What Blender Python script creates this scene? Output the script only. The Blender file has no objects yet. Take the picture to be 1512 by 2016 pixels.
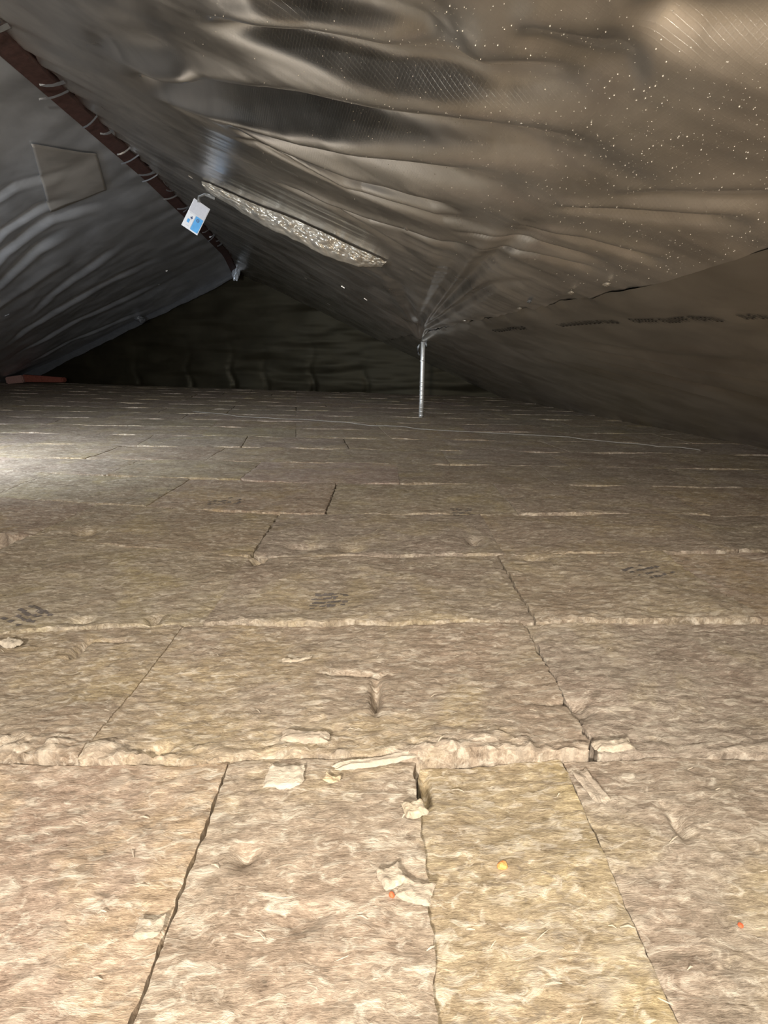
import bpy, bmesh, math, random
import numpy as np
from mathutils import Vector, Matrix, Euler

random.seed(7)
SC = bpy.context.scene
COL = SC.collection

# ------------------------------------------------------------------ camera
CAM_H = 0.80
cam = bpy.data.cameras.new('camera')
cam.sensor_fit = 'VERTICAL'; cam.sensor_height = 36.0; cam.sensor_width = 27.0
cam.lens = 36.0 * 1100.0 / 2016.0
cam.clip_start = 0.02; cam.clip_end = 100
camo = bpy.data.objects.new('camera', cam); COL.objects.link(camo)
camo.location = (0, 0, CAM_H)
camo.rotation_euler = (math.pi / 2 - math.atan(308 / 1100.0), 0, 0)
SC.camera = camo

# ------------------------------------------------------------------ world, lamps, exposure
W = bpy.data.worlds.new('world'); SC.world = W; W.use_nodes = True
W.node_tree.nodes['Background'].inputs[0].default_value = (0.62, 0.66, 0.72, 1)
W.node_tree.nodes['Background'].inputs[1].default_value = 0.15


def lamp(name, kind, loc, energy, color, aim=None, **kw):
    d = bpy.data.lights.new(name, kind); d.energy = energy; d.color = color
    for k, v in kw.items():
        setattr(d, k, v)
    o = bpy.data.objects.new(name, d); COL.objects.link(o); o.location = loc
    if aim:
        o.rotation_euler = (Vector(aim) - Vector(loc)).to_track_quat('-Z', 'Y').to_euler()
    return o


# the phone's torch beside the lens, a warm fill added behind it to soften the falloff, a cool work lamp further left
lamp('phone_torch', 'POINT', (0.05, -0.03, 0.86), 64.0, (1.0, 0.945, 0.83), shadow_soft_size=0.03)
lamp('added_rear_fill', 'SPOT', (-0.45, -1.3, 1.35), 540.0, (1.0, 0.945, 0.86), aim=(-0.75, 3.6, 0.20),
     spot_size=math.radians(104), spot_blend=0.8, shadow_soft_size=0.10)
lamp('work_lamp', 'SPOT', (-3.9, 3.3, 1.00), 540.0, (0.80, 0.90, 1.0), aim=(-3.3, 4.3, 0.25),
     spot_size=math.radians(150), spot_blend=1.0, shadow_soft_size=0.40)

SC.view_settings.view_transform = 'Standard'
SC.view_settings.look = 'None'
SC.view_settings.exposure = 0.0
SC.view_settings.gamma = 1.0
SC.view_settings.use_curve_mapping = False


# ------------------------------------------------------------------ numpy noise
def _hash(ix, iy, seed):
    n = (ix.astype(np.int64) * 374761393 + iy.astype(np.int64) * 668265263 + seed * 974711) & 0x7fffffff
    n = ((n ^ (n >> 13)) * 1274126177) & 0x7fffffff
    return ((n ^ (n >> 16)) & 0xffff) / 65535.0


def pn(x, y, seed=0):
    x = np.asarray(x, float); y = np.asarray(y, float)
    ix = np.floor(x); iy = np.floor(y); fx = x - ix; fy = y - iy
    u = fx * fx * fx * (fx * (fx * 6 - 15) + 10); v = fy * fy * fy * (fy * (fy * 6 - 15) + 10)

    def g(dx, dy):
        a = _hash(ix + dx, iy + dy, seed) * 2 * np.pi
        return np.cos(a) * (fx - dx) + np.sin(a) * (fy - dy)
    return (g(0, 0) * (1 - u) + g(1, 0) * u) * (1 - v) + (g(0, 1) * (1 - u) + g(1, 1) * u) * v


def fbm(x, y, oct=4, seed=0, gain=0.5):
    s = 0; a = 1.0
    for i in range(oct):
        s = s + a * pn(x, y, seed + i * 17); x = x * 2.03 + 3.1; y = y * 2.03 - 1.7; a *= gain
    return s


def sstep(a, b, x):
    t = np.clip((x - a) / (b - a), 0, 1)
    return t * t * (3 - 2 * t)


# ------------------------------------------------------------------ materials
def new_mat(name):
    m = bpy.data.materials.new(name); m.use_nodes = True
    nt = m.node_tree
    return m, nt, nt.nodes['Principled BSDF']


def N(nt, typ, **kw):
    n = nt.nodes.new(typ)
    for k, v in kw.items():
        if k in n.inputs:
            n.inputs[k].default_value = v
        else:
            setattr(n, k, v)
    return n


def noise(nt, vec, scale, detail=4, rough=0.55, dist=0.0):
    n = N(nt, 'ShaderNodeTexNoise')
    n.inputs['Scale'].default_value = scale; n.inputs['Detail'].default_value = detail
    n.inputs['Roughness'].default_value = rough; n.inputs['Distortion'].default_value = dist
    nt.links.new(vec, n.inputs['Vector'])
    return n.outputs['Fac']


def mapped(nt, src, scale, rot=(0, 0, 0), loc=(0, 0, 0)):
    m = N(nt, 'ShaderNodeMapping')
    m.inputs['Scale'].default_value = scale; m.inputs['Rotation'].default_value = rot; m.inputs['Location'].default_value = loc
    nt.links.new(src, m.inputs['Vector'])
    return m.outputs['Vector']


def ramp(nt, fac, stops):
    r = N(nt, 'ShaderNodeValToRGB')
    els = r.color_ramp.elements
    while len(els) < len(stops):
        els.new(0.5)
    for e, (p, c) in zip(els, stops):
        e.position = p; e.color = (*c, 1) if len(c) == 3 else c
    nt.links.new(fac, r.inputs['Fac'])
    return r.outputs['Color']


def mixc(nt, fac, a, b, mode='MIX'):
    m = N(nt, 'ShaderNodeMix'); m.data_type = 'RGBA'; m.blend_type = mode
    for sock, v in ((m.inputs[0], fac), (m.inputs[6], a), (m.inputs[7], b)):
        if hasattr(v, 'links'):
            nt.links.new(v, sock)
        else:
            sock.default_value = v if not isinstance(v, tuple) else (*v, 1)
    return m.outputs[2]


def math_n(nt, op, a, b=0.0):
    m = N(nt, 'ShaderNodeMath'); m.operation = op
    for s, v in ((m.inputs[0], a), (m.inputs[1], b)):
        if hasattr(v, 'links'):
            nt.links.new(v, s)
        else:
            s.default_value = v
    return m.outputs[0]


def wool_material():
    m, nt, b = new_mat('mineral_wool')
    tc = N(nt, 'ShaderNodeTexCoord'); oi = N(nt, 'ShaderNodeObjectInfo')
    add = N(nt, 'ShaderNodeVectorMath'); add.operation = 'ADD'
    comb = N(nt, 'ShaderNodeCombineXYZ')
    nt.links.new(math_n(nt, 'MULTIPLY', oi.outputs['Random'], 37.0), comb.inputs[0])
    nt.links.new(math_n(nt, 'MULTIPLY', oi.outputs['Random'], 91.0), comb.inputs[1])
    nt.links.new(tc.outputs['Object'], add.inputs[0]); nt.links.new(comb.outputs[0], add.inputs[1])
    v = add.outputs[0]
    vs = mapped(nt, v, (1.0, 2.4, 1.0))
    vf = mapped(nt, v, (1.0, 4.2, 1.0), rot=(0, 0, 0.10))
    big = noise(nt, v, 3.2, 4, 0.6, 0.6)
    blot = noise(nt, vs, 13.0, 7, 0.68, 1.8)
    fib = noise(nt, vf, 30.0, 8, 0.72, 1.7)
    fine = noise(nt, vf, 120.0, 4, 0.7, 0.8)
    s = math_n(nt, 'ADD', math_n(nt, 'MULTIPLY', blot, 0.34), math_n(nt, 'MULTIPLY', fib, 0.40))
    s = math_n(nt, 'ADD', s, math_n(nt, 'MULTIPLY', fine, 0.26))
    base = ramp(nt, s, [(0.39, (0.150, 0.117, 0.088)), (0.46, (0.270, 0.220, 0.170)), (0.52, (0.370, 0.307, 0.240)), (0.60, (0.54, 0.465, 0.375))])
    # dirt / resin patches
    tint = ramp(nt, big, [(0.34, (0.88, 0.83, 0.83)), (0.5, (0.97, 0.96, 0.97)), (0.64, (1.06, 1.03, 0.90))])
    base = mixc(nt, 1.0, base, tint, 'MULTIPLY')
    base = mixc(nt, 1.0, base, oi.outputs['Color'], 'MULTIPLY')
    fl = noise(nt, mapped(nt, v, (1.0, 2.2, 1.0), rot=(0, 0, -0.2)), 24.0, 5, 0.66, 1.0)
    flm = ramp(nt, fl, [(0.50, (0, 0, 0)), (0.70, (1, 1, 1))])
    dk = noise(nt, mapped(nt, v, (1.0, 2.2, 1.0), rot=(0, 0, 0.15), loc=(3.1, 1.7, 0)), 19.0, 5, 0.66, 1.0)
    base = mixc(nt, math_n(nt, 'MULTIPLY', ramp(nt, dk, [(0.54, (0, 0, 0)), (0.66, (1, 1, 1))]), 0.62), base, (0.18, 0.143, 0.108))
    at = N(nt, 'ShaderNodeAttribute'); at.attribute_name = 'torn'
    k = math_n(nt, 'MAXIMUM', math_n(nt, 'MULTIPLY', flm, 0.78), math_n(nt, 'MULTIPLY', at.outputs['Fac'], 0.75))
    col = mixc(nt, k, base, (0.66, 0.575, 0.465))
    nt.links.new(col, b.inputs['Base Color'])
    b.inputs['Roughness'].default_value = 0.95
    b.inputs['Specular IOR Level'].default_value = 0.12
    hgt = math_n(nt, 'ADD', math_n(nt, 'MULTIPLY', fib, 0.7), math_n(nt, 'MULTIPLY', fine, 0.3))
    hgt = math_n(nt, 'ADD', hgt, math_n(nt, 'MULTIPLY', flm, 0.20))
    bp = N(nt, 'ShaderNodeBump'); bp.inputs['Strength'].default_value = 0.8; bp.inputs['Distance'].default_value = 0.005
    nt.links.new(hgt, bp.inputs['Height']); nt.links.new(bp.outputs['Normal'], b.inputs['Normal'])
    return m


def foil_material(name, base, rough, metallic=0.0, spec=0.5, mesh_scale=90.0, weave=0.35):
    """black woven-reinforced vapour foil; UV in metres"""
    m, nt, b = new_mat(name)
    tc = N(nt, 'ShaderNodeTexCoord')
    uv = tc.outputs['UV']
    n1 = noise(nt, uv, 2.2, 4, 0.6, 0.5)
    n2 = noise(nt, mapped(nt, uv, (1.0, 2.5, 1.0)), 30.0, 4, 0.6, 0.3)
    col = ramp(nt, n1, [(0.35, tuple(c * 0.85 for c in base)), (0.65, tuple(c * 1.15 for c in base))])
    nt.links.new(col, b.inputs['Base Color'])
    b.inputs['Metallic'].default_value = metallic
    b.inputs['Specular IOR Level'].default_value = spec
    r = N(nt, 'ShaderNodeMapRange'); r.inputs[1].default_value = 0.3; r.inputs[2].default_value = 0.7
    r.inputs[3].default_value = rough - 0.04; r.inputs[4].default_value = rough + 0.05
    nt.links.new(n1, r.inputs[0]); nt.links.new(r.outputs[0], b.inputs['Roughness'])
    sep = N(nt, 'ShaderNodeSeparateXYZ'); nt.links.new(uv, sep.inputs[0])
    def line(o):
        f = math_n(nt, 'FRACT', math_n(nt, 'MULTIPLY', o, mesh_scale))
        return math_n(nt, 'LESS_THAN', math_n(nt, 'ABSOLUTE', math_n(nt, 'SUBTRACT', f, 0.5)), 0.11)
    wv = math_n(nt, 'ADD', line(sep.outputs[0]), line(sep.outputs[1]))
    h = math_n(nt, 'ADD', math_n(nt, 'MULTIPLY', wv, weave), math_n(nt, 'MULTIPLY', n2, 0.12))
    bp = N(nt, 'ShaderNodeBump'); bp.inputs['Strength'].default_value = 0.35; bp.inputs['Distance'].default_value = 0.0018
    nt.links.new(h, bp.inputs['Height']); nt.links.new(bp.outputs['Normal'], b.inputs['Normal'])
    return m


def plain(name, base, rough=0.6, metallic=0.0, spec=0.5, bump=0.0, scale=60.0, vary=0.15):
    m, nt, b = new_mat(name)
    tc = N(nt, 'ShaderNodeTexCoord')
    n = noise(nt, tc.outputs['Object'], scale, 4, 0.6, 0.4)
    col = ramp(nt, n, [(0.3, tuple(c * (1 - vary) for c in base)), (0.7, tuple(min(1, c * (1 + vary)) for c in base))])
    nt.links.new(col, b.inputs['Base Color'])
    b.inputs['Roughness'].default_value = rough; b.inputs['Metallic'].default_value = metallic
    b.inputs['Specular IOR Level'].default_value = spec
    if bump:
        bp = N(nt, 'ShaderNodeBump'); bp.inputs['Strength'].default_value = bump; bp.inputs['Distance'].default_value = 0.01
        nt.links.new(n, bp.inputs['Height']); nt.links.new(bp.outputs['Normal'], b.inputs['Normal'])
    return m


M_WOOL = wool_material()
M_FOIL = foil_material('black_reinforced_foil', (0.80, 0.775, 0.745), 0.31, metallic=1.0)
M_FOIL_D = foil_material('black_printed_foil_shaded', (0.57, 0.545, 0.50), 0.33, metallic=1.0, weave=0.1)  # printed foil, base darker than the upper sheet to paint in the eave shade
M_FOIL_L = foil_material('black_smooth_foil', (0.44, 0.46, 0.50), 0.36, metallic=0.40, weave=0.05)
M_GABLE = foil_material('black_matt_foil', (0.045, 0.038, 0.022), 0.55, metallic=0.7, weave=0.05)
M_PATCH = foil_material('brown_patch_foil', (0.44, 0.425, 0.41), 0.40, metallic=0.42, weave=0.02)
M_DECK = plain('dark_deck', (0.03, 0.026, 0.022), 0.9)
M_STEEL = plain('galvanised_steel', (0.95, 0.94, 0.90), 0.36, metallic=0.55, bump=0.25, scale=90)
M_RED = plain('red_brown_paint', (0.075, 0.036, 0.032), 0.62, bump=0.2, scale=25, vary=0.3)
M_RED2B = plain('red_timber', (0.26, 0.075, 0.05), 0.62, bump=0.2, scale=25, vary=0.3)
M_PINK = plain('faded_red_wood', (0.36, 0.20, 0.17), 0.7, vary=0.25)
M_SILVER = plain('crumpled_silver_plastic', (0.60, 0.545, 0.46), 0.26, metallic=0.55, bump=0.05, scale=12)
M_CLEAR = plain('glossy_clear_film', (0.34, 0.35, 0.36), 0.16, metallic=0.55, scale=20)
M_FILMGLINT = plain('crumpled_film_glint', (0.66, 0.72, 0.80), 0.22, metallic=0.25, scale=20)  # pale blue base paints in the cool lamp's reflection on the gathers
M_HEM = plain('grey_tape', (0.11, 0.115, 0.125), 0.28, spec=0.8, scale=12)
M_STAPLE = plain('bright_wire', (0.8, 0.8, 0.8), 0.25, metallic=1.0)
M_DROP = plain('water_bead', (0.50, 0.45, 0.37), 0.12, spec=1.0)
M_WHITE = plain('white_card', (0.80, 0.82, 0.86), 0.5, vary=0.04)
M_GREYC = plain('pale_grey_print', (0.60, 0.61, 0.67), 0.5, vary=0.06)
M_BLUE = plain('blue_print', (0.10, 0.42, 0.85), 0.5, vary=0.15, scale=14)
M_BLUE2 = plain('dark_blue_print', (0.06, 0.10, 0.24), 0.5)
M_INK = plain('faded_black_ink', (0.12, 0.10, 0.088), 0.95, vary=0.3, scale=200)
M_INKF = plain('black_print', (0.012, 0.011, 0.010), 0.7)
M_ORANGE = plain('orange_foam', (0.85, 0.33, 0.10), 0.7, bump=0.3, scale=200)
M_RED2 = plain('red_plastic_crumb', (0.75, 0.13, 0.05), 0.6)
M_THREAD = plain('pale_thread', (0.34, 0.31, 0.27), 0.7)


# ------------------------------------------------------------------ object helpers
def setp(o, label=None, cat=None, group=None, kind=None):
    for k, v in (('label', label), ('category', cat), ('group', group), ('kind', kind)):
        if v:
            o[k] = v
    return o


def mesh_obj(name, verts, faces, mat, parent=None, smooth=True, loc=(0, 0, 0), mesh=None):
    if mesh is None:
        mesh = bpy.data.meshes.new(name)
        v = np.asarray(verts, float)
        mesh.from_pydata([tuple(p) for p in v.tolist()], [], faces if isinstance(faces, list) else faces.tolist())
        if mat:
            mesh.materials.append(mat)
        if smooth:
            mesh.polygons.foreach_set('use_smooth', np.ones(len(mesh.polygons), bool))
        mesh.update()
    o = bpy.data.objects.new(name, mesh); COL.objects.link(o)
    o.location = loc
    if parent:
        o.parent = parent
    return o


def empty(name, loc=(0, 0, 0)):
    o = bpy.data.objects.new(name, None); COL.objects.link(o); o.location = loc; o.empty_display_size = 0.1
    return o


def grid_faces(nu, nv):
    """index (j*nu+i)"""
    i, j = np.meshgrid(np.arange(nu - 1), np.arange(nv - 1))
    a = (j * nu + i).ravel()
    return np.stack([a, a + 1, a + 1 + nu, a + nu], 1)


def set_uv(me, uvs):
    lay = me.uv_layers.new(name='UVMap')
    li = np.empty(len(me.loops), np.int32); me.loops.foreach_get('vertex_index', li)
    lay.data.foreach_set('uv', np.asarray(uvs, np.float32)[li].ravel())


def tube(pts, rad, seg=8, cap=True):
    pts = [Vector(p) for p in pts]; vs = []; fs = []
    for k, p in enumerate(pts):
        d = (pts[min(k + 1, len(pts) - 1)] - pts[max(k - 1, 0)]).normalized()
        a = d.cross(Vector((0, 0, 1)))
        a = a.normalized() if a.length > 1e-4 else Vector((1, 0, 0))
        b = d.cross(a).normalized()
        r = rad[k] if isinstance(rad, (list, tuple)) else rad
        for s in range(seg):
            t = 2 * math.pi * s / seg
            vs.append(tuple(p + a * (r * math.cos(t)) + b * (r * math.sin(t))))
    for k in range(len(pts) - 1):
        for s in range(seg):
            s2 = (s + 1) % seg
            fs.append([k * seg + s, k * seg + s2, (k + 1) * seg + s2, (k + 1) * seg + s])
    if cap:
        fs.append(list(range(seg))[::-1]); fs.append([(len(pts) - 1) * seg + s for s in range(seg)])
    return vs, fs


# ------------------------------------------------------------------ the shape of the place (metres)
def lay(X, Y):
    """level of the loosely laid insulation: rises a little to the far left"""
    g = np.clip((np.asarray(Y, float) - 1.5) / 10, 0, 1.15)
    return g * (0.02 - 0.018 * np.asarray(X, float))


def ridge(Y):
    Y = np.asarray(Y, float)
    return np.stack([-2.06 - .109 * (Y - 3.58), Y, np.interp(Y, [-3, 3.59, 6.5, 9, 11.4, 12.64, 15], [2.5, 2.51, 2.63, 2.67, 2.68, 2.46, 2.44])], -1)


def purlin(Y):
    Y = np.asarray(Y, float)
    return np.stack([.49 - .115 * (Y - 7.49), Y, 1.05 + np.interp(Y, [-3, .5, 2.4], [.2, .13, .02])], -1)


def eave_r(Y):
    Y = np.asarray(Y, float); X = 3.52 - .163 * (Y - 5.09)
    return np.stack([X, Y, lay(X, Y) - 0.02], -1)


def eave_l(Y):
    Y = np.asarray(Y, float); X = -8.9 - .13 * (Y - 13.8)
    return np.stack([X, Y, lay(X, Y) - 0.02], -1)


def wall_y(X):
    return 12.63 - 0.17 * (np.asarray(X, float) + 3.05)


# ------------------------------------------------------------------ floor of mineral wool slabs
deck_v = [(-11, -3, -0.20), (6, -3, -0.20), (6, 16, -0.20), (-11, 16, -0.20), (-11, -3, -0.26), (6, -3, -0.26), (6, 16, -0.26), (-11, 16, -0.26)]
floor = mesh_obj('floor', deck_v, [[0, 1, 2, 3], [7, 6, 5, 4], [0, 4, 5, 1], [1, 5, 6, 2], [2, 6, 7, 3], [3, 7, 4, 0]], M_DECK, smooth=False)
setp(floor, 'attic floor covered in courses of brown mineral wool slabs', kind='structure')

BASE = [-1.0, -0.30, 0.33, 0.965, 1.575, 2.17, 2.80, 3.52, 4.20, 4.86]
while BASE[-1] < 14.2:
    BASE.append(BASE[-1] + 0.66)


def row_line(n, X):
    """front edge of course n"""
    X = np.asarray(X, float)
    Y = BASE[n] + 0 * X
    if n >= 5:
        Y = Y + 0.035 * np.clip(X, 0, 3) * (1 if n == 5 else 0)
        if n <= 7:
            Y = Y - 0.20 * np.clip(X + 0.45, -3.2, 0) * np.array({5: 1, 6: .9, 7: .6}[n])
        if n >= 7:
            Y = Y - 0.085 * X * min(1, (n - 6) * 0.5) * 0.7
    if n == 4:
        Y = Y + 0.07 * np.clip(-X - 0.75, 0, 0.5) * -2.2
    # uneven laying
    Y = Y + 0.018 * pn(X * 1.3 + n * 7.1, np.full_like(X, n * 3.7 + .5), 5) + 0.010 * pn(X * 6 + n * 3.3, np.full_like(X, n * 1.7 + .5), 6)
    return Y


JOINTS = {  # x of the joint, visible gap
    0: [(-1.5, .004), (-.4, .004), (.55, .004), (1.5, .004)],
    1: [(-1.35, .004), (-.25, .006), (.33, .004), (1.2, .004)],
    2: [(-1.36, .003), (-.315, .0032), (.068, .005), (.365, .0018), (1.33, .003), (2.3, .003)],
    3: [(-1.72, .003), (-.62, .001), (.435, .008), (1.50, .003), (2.5, .003), (3.5, .003)],
    4: [(-1.62, .004), (-.56, .003), (.47, .004), (1.17, .006), (2.1, .003), (3.1, .001), (4.1, .001)],
    5: [(-2.6, .004), (-1.6, .003), (-.55, .007), (.5, .003), (1.5, .003), (2.4, .003), (3.4, .002), (4.4, .002)],
    6: [(-3.3, .004), (-2.3, .003), (-1.3, .003), (-.305, .008), (.7, .003), (1.7, .003), (2.6, .003), (3.6, .002), (4.6, .002)],
    7: [(-3.9, .004), (-2.9, .003), (-1.9, .006), (-.95, .004), (.1, .003), (1.1, .003), (2.1, .003), (3.0, .003), (4.0, .002), (5.0, .002)],
    8: [(-4.3, .004), (-3.3, .006), (-2.35, .005), (-1.4, .004), (-.45, .003), (.5, .003), (1.4, .003), (2.4, .003), (3.4, .002), (4.4, .002)],
}

DENTS = [  # x, y, half length x, half length y, depth : gouges and folds in the wool
    (-.020, 1.185, .011, .075, .045), (-.075, 1.285, .07, .010, .030), (-.86, 1.42, .012, .05, .035), (-.80, 1.47, .05, .012, .02),
    (.080, .895, .008, .04, .04), (.43, 1.15, .05, .012, .02), (.455, 1.125, .02, .03, .02),
    (-.477, .985, .035, .015, .035), (-.51, 2.14, .03, .05, .05), (-.116, .627, .05, .022, .008), (-.94, 1.585, .03, .02, .05),
    (.52, .80, .012, .03, .02), (.61, .62, .012, .05, .02), (-1.05, 1.0, .1, .02, .02), (.40, 2.35, .03, .05, .03), (.62, 2.15, .06, .03, .02),
    (-.72, 1.60, .02, .03, .03), (-1.4, 2.5, .06, .04, .03), (-.35, 2.30, .08, .03, .03), (-.13, 2.26, .05, .05, .03), (-.23, .74, .02, .02, .02)]

LIP = {3: 1.0, 4: 0.48, 5: 0.33, 6: 0.25, 7: 0.25}
TINTS = {  # distinct slabs by (course, left joint): the yellower and the pinker ones
    (2, .068): (1.0, 0.955, 0.78), (2, -.315): (1.0, 0.96, 0.90), (2, -1.36): (1.06, 0.97, 0.92), (3, -.62): (1.0, 0.96, 0.90), (2, .365): (0.98, 0.96, 0.92), (4, .47): (1.0, 0.98, 0.90)}

slab_no = 0


def slab(n, j, xa, xb, ga, gb, res, lean):
    """one slab of course n between joints xa, xb (gaps ga, gb)"""
    global slab_no
    rnd = random.Random(n * 131 + j * 17)
    L = xb - xa
    nu = max(8, int(L / res)); nv = max(6, int(0.62 / res))
    # denser sampling at the borders so the rounded lip is smooth
    def spaced(k):
        t = np.linspace(-1, 1, k); return 0.5 + 0.5 * (0.8 * t + 0.2 * np.sin(t * np.pi / 2))
    u, v = np.meshgrid(spaced(nu), spaced(nv))
    ymid = BASE[n]
    def xat(xj, Y):
        return xj + lean * (Y - ymid)
    Xc = xa + (xb - xa) * u
    Y0 = row_line(n, Xc); Y1 = row_line(n + 1, Xc)
    Y = Y0 + (Y1 - Y0) * v
    ga2, gb2 = (ga if ga >= .0018 and ga != .003 else ga * .3), (gb if gb >= .0018 and gb != .003 else gb * .3)
    Xl = xat(xa, Y) + ga2 * (0.15 + 3.2 * np.abs(fbm(Y * 17 + n, Y * 0 + xa * 7, 3, 3))) ; Xr = xat(xb, Y) - gb2 * (0.15 + 3.2 * np.abs(fbm(Y * 17 + n, Y * 0 + xb * 7, 3, 4)))
    if n == 2 and abs(xb - .068) < .01:
        Xr = xat(xb, Y) - 0.007 * sstep(.84, .90, Y) + 0.012 * fbm(Y * 16, Y * 0, 3, 6)
    if n == 2 and abs(xa - .068) < .01:
        Xl = xat(xa, Y) + 0.003 * sstep(.84, .90, Y) + 0.012 * fbm(Y * 16, Y * 0, 3, 6)
    X = Xl + (Xr - Xl) * u
    # ragged borders front and back
    rag = 0.014 * fbm(X * 9, X * 0 + n * 5.5, 4, 11) + 0.008 * fbm(X * 45, X * 0 + n * 2.5, 3, 12)
    Y = Y + rag * (1 - v) ** 4 + (0.002) * (1 - v) - 0.003 * v
    dx = np.minimum(X - Xl, Xr - X); df = (Y - Y0) ; db = (Y1 - Y)
    z = lay(X, Y)
    # per-slab lie: tilt and height so courses step up towards the back
    lift = rnd.uniform(-0.004, 0.006); tilt = rnd.uniform(-0.006, 0.006)
    if n >= 7:
        lift *= 0.3; tilt *= 0.3
    z = z + lift + tilt * (u - .5) * 2 + 0.016 * LIP.get(n, 0.10) * (1 - v) ** 1.6
    # cushion-like undulation
    z = z + 0.014 * fbm(X * 2.6 + n, Y * 3.3, 2, 21) + 0.0025 * fbm(X * 9, Y * 16, 3, 31)
    fine = 1.0 if res < 0.02 else 0.5
    wx = X + 0.015 * pn(X * 25, Y * 25, 41); wy = Y + 0.008 * pn(X * 30, Y * 30, 42)
    fl1 = fbm(wx * 16, wy * 42, 4, 51); fl2 = fbm(wx * 38, wy * 90, 3, 61)
    flake = sstep(0.02, 0.14, fl1) * 0.0022 + sstep(0.05, 0.2, fl2) * 0.0014
    z = z + fine * flake
    # torn front lip with lumps
    lipz = np.exp(-(df / (0.075 if n == 3 else 0.060 if n == 4 else 0.05)) ** 2)
    lump = sstep(-0.05, 0.35, fbm(X * 13 + n * 3, Y * 18, 3, 71)); crag = sstep(-0.1, 0.3, fbm(wx * 34 + n, wy * 50, 3, 73))
    patch = sstep(0.0, 0.30, fbm(X * 2.3 + n * 9.1, Y * 0.8, 3, 75)); lk = LIP.get(n, 0.10) * (0.12 + 0.88 * patch) if n != 3 else LIP[3] * (0.45 + 0.55 * patch)
    z = z + lipz * lk * (0.004 + 0.012 * lump + 0.007 * crag)
    edge = 0.030
    def rnd_drop(d, r):
        t = np.clip(1 - d / r, 0, 1); return r * (1 - np.sqrt(np.clip(1 - t * t, 0, 1)))
    z = z - (0.05 + 0.25 * lk) * rnd_drop(df, edge) - 0.05 * rnd_drop(db, edge) - 0.12 * rnd_drop(dx, 0.012)
    for (px, py, lx, ly, dep) in DENTS:
        w = ((X - px) / lx) ** 2 + ((Y - py) / ly) ** 2
        w = w * (1 + 0.8 * pn(X * 60, Y * 60, 77))
        z = z - dep * np.exp(-w * 1.2)
    if n >= 8:
        lk = lk * 0.45
    torn = np.clip(lipz * (0.35 * lump + 0.65 * crag) * lk * 0.9 * (0.25 + 0.65 * sstep(-.1, .25, fl1)) + 0.35 * sstep(0.12, 0.34, fl1 + 0.35 * fl2) * sstep(-0.1, .35, fbm(X * 4, Y * 6, 2, 81)), 0, 1)
    cx, cy = 0.5 * (xa + xb), float(ymid + 0.3); cz = float(lay(cx, cy)) - 0.19
    top = np.stack([X - cx, Y - cy, z - cz], -1).reshape(-1, 3)
    # skirt down to the deck
    idx = np.arange(nu * nv).reshape(nv, nu)
    ring = np.concatenate([idx[0, :], idx[1:, -1], idx[-1, -2::-1], idx[-2:0:-1, 0]])
    low = top[ring].copy(); low[:, 2] = 0.0; rim = top[ring].copy()
    mid = top[ring].copy(); mid[:, 2] -= 0.05
    nb = len(top); m = len(ring)
    vs = np.concatenate([top, rim, mid, low])
    faces = grid_faces(nu, nv).tolist()
    for k in range(m):
        k2 = (k + 1) % m
        for q in (0, m):
            faces.append([nb + q + k2, nb + q + k, nb + q + m + k, nb + q + m + k2])
    o = mesh_obj('insulation_slab', vs, faces, M_WOOL, floor, loc=(cx, cy, cz))
    at = o.data.attributes.new('torn', 'FLOAT', 'POINT')
    at.data.foreach_set('value', np.concatenate([torn.ravel(), torn.ravel()[ring], torn.ravel()[ring] * .3, torn.ravel()[ring] * 0]).astype(np.float32))
    if (n, xa) in TINTS:
        o.color = (*TINTS[(n, xa)], 1)
    else:
        w = rnd.uniform(0.92, 1.04)
        o.color = (w * rnd.uniform(.98, 1.03), w * rnd.uniform(.96, 1.0), w * rnd.uniform(.88, 1.0), 1)
    slab_no += 1
    return o


SLABS = {}
for n in range(0, len(BASE) - 1):
    ym = BASE[n] + 0.33
    half = 0.72 * max(ym, 0.3) + 0.9
    lean = 0.0
    if n in JOINTS:
        js = JOINTS[n]
    else:
        lean = -0.15
        off = -.84 - .15 * (BASE[n] - 5.3) + (0.0 if n % 3 else 0.47)
        js = []
        for k in range(-12, 8):
            x = off + k * 0.95
            js.append((x, [.006, .001, .001, .009, .001][(n * 2 + k * 3) % 5] if x < 0 else .001))
    js = [q for q in js if -half - 1.1 < q[0] < half + 1.1]
    res = 0.0065 if 2 <= n <= 3 else 0.008 if n in (1, 4) else 0.011 if n <= 6 else 0.02 if n <= 9 else 0.04
    xe = float(eave_r(BASE[n] + .3)[0]); xl = float(eave_l(BASE[n] + .3)[0])
    for j in range(len(js) - 1):
        if js[j][0] > xe + 0.15 or js[j + 1][0] < xl + 0.05:
            continue
        if 0.5 * (js[j][0] + js[j + 1][0]) < -half or 0.5 * (js[j][0] + js[j + 1][0]) > half:
            continue
        if float(wall_y(js[j][0])) + .1 < BASE[n]:
            continue
        xr = js[j + 1][0]
        SLABS[(n, j)] = slab(n, j, js[j][0], xr, js[j][1], js[j + 1][1], res, lean)

DG = bpy.context.evaluated_depsgraph_get


def top_z(x, y):
    """height of the slab under (x, y), from the slab meshes"""
    best = None
    for o in SLABS.values():
        p = Vector((x, y, 3)) - o.location
        lo = o.bound_box[0]; hi = o.bound_box[6]
        if lo[0] <= p.x <= hi[0] and lo[1] <= p.y <= hi[1]:
            ok, loc, nor, fi = o.ray_cast(p, Vector((0, 0, -1)))
            if ok:
                z = loc.z + o.location.z
                if best is None or z > best[0]:
                    best = (z, o)
    if best:
        return best
    return (float(lay(x, y)), None)


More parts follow.
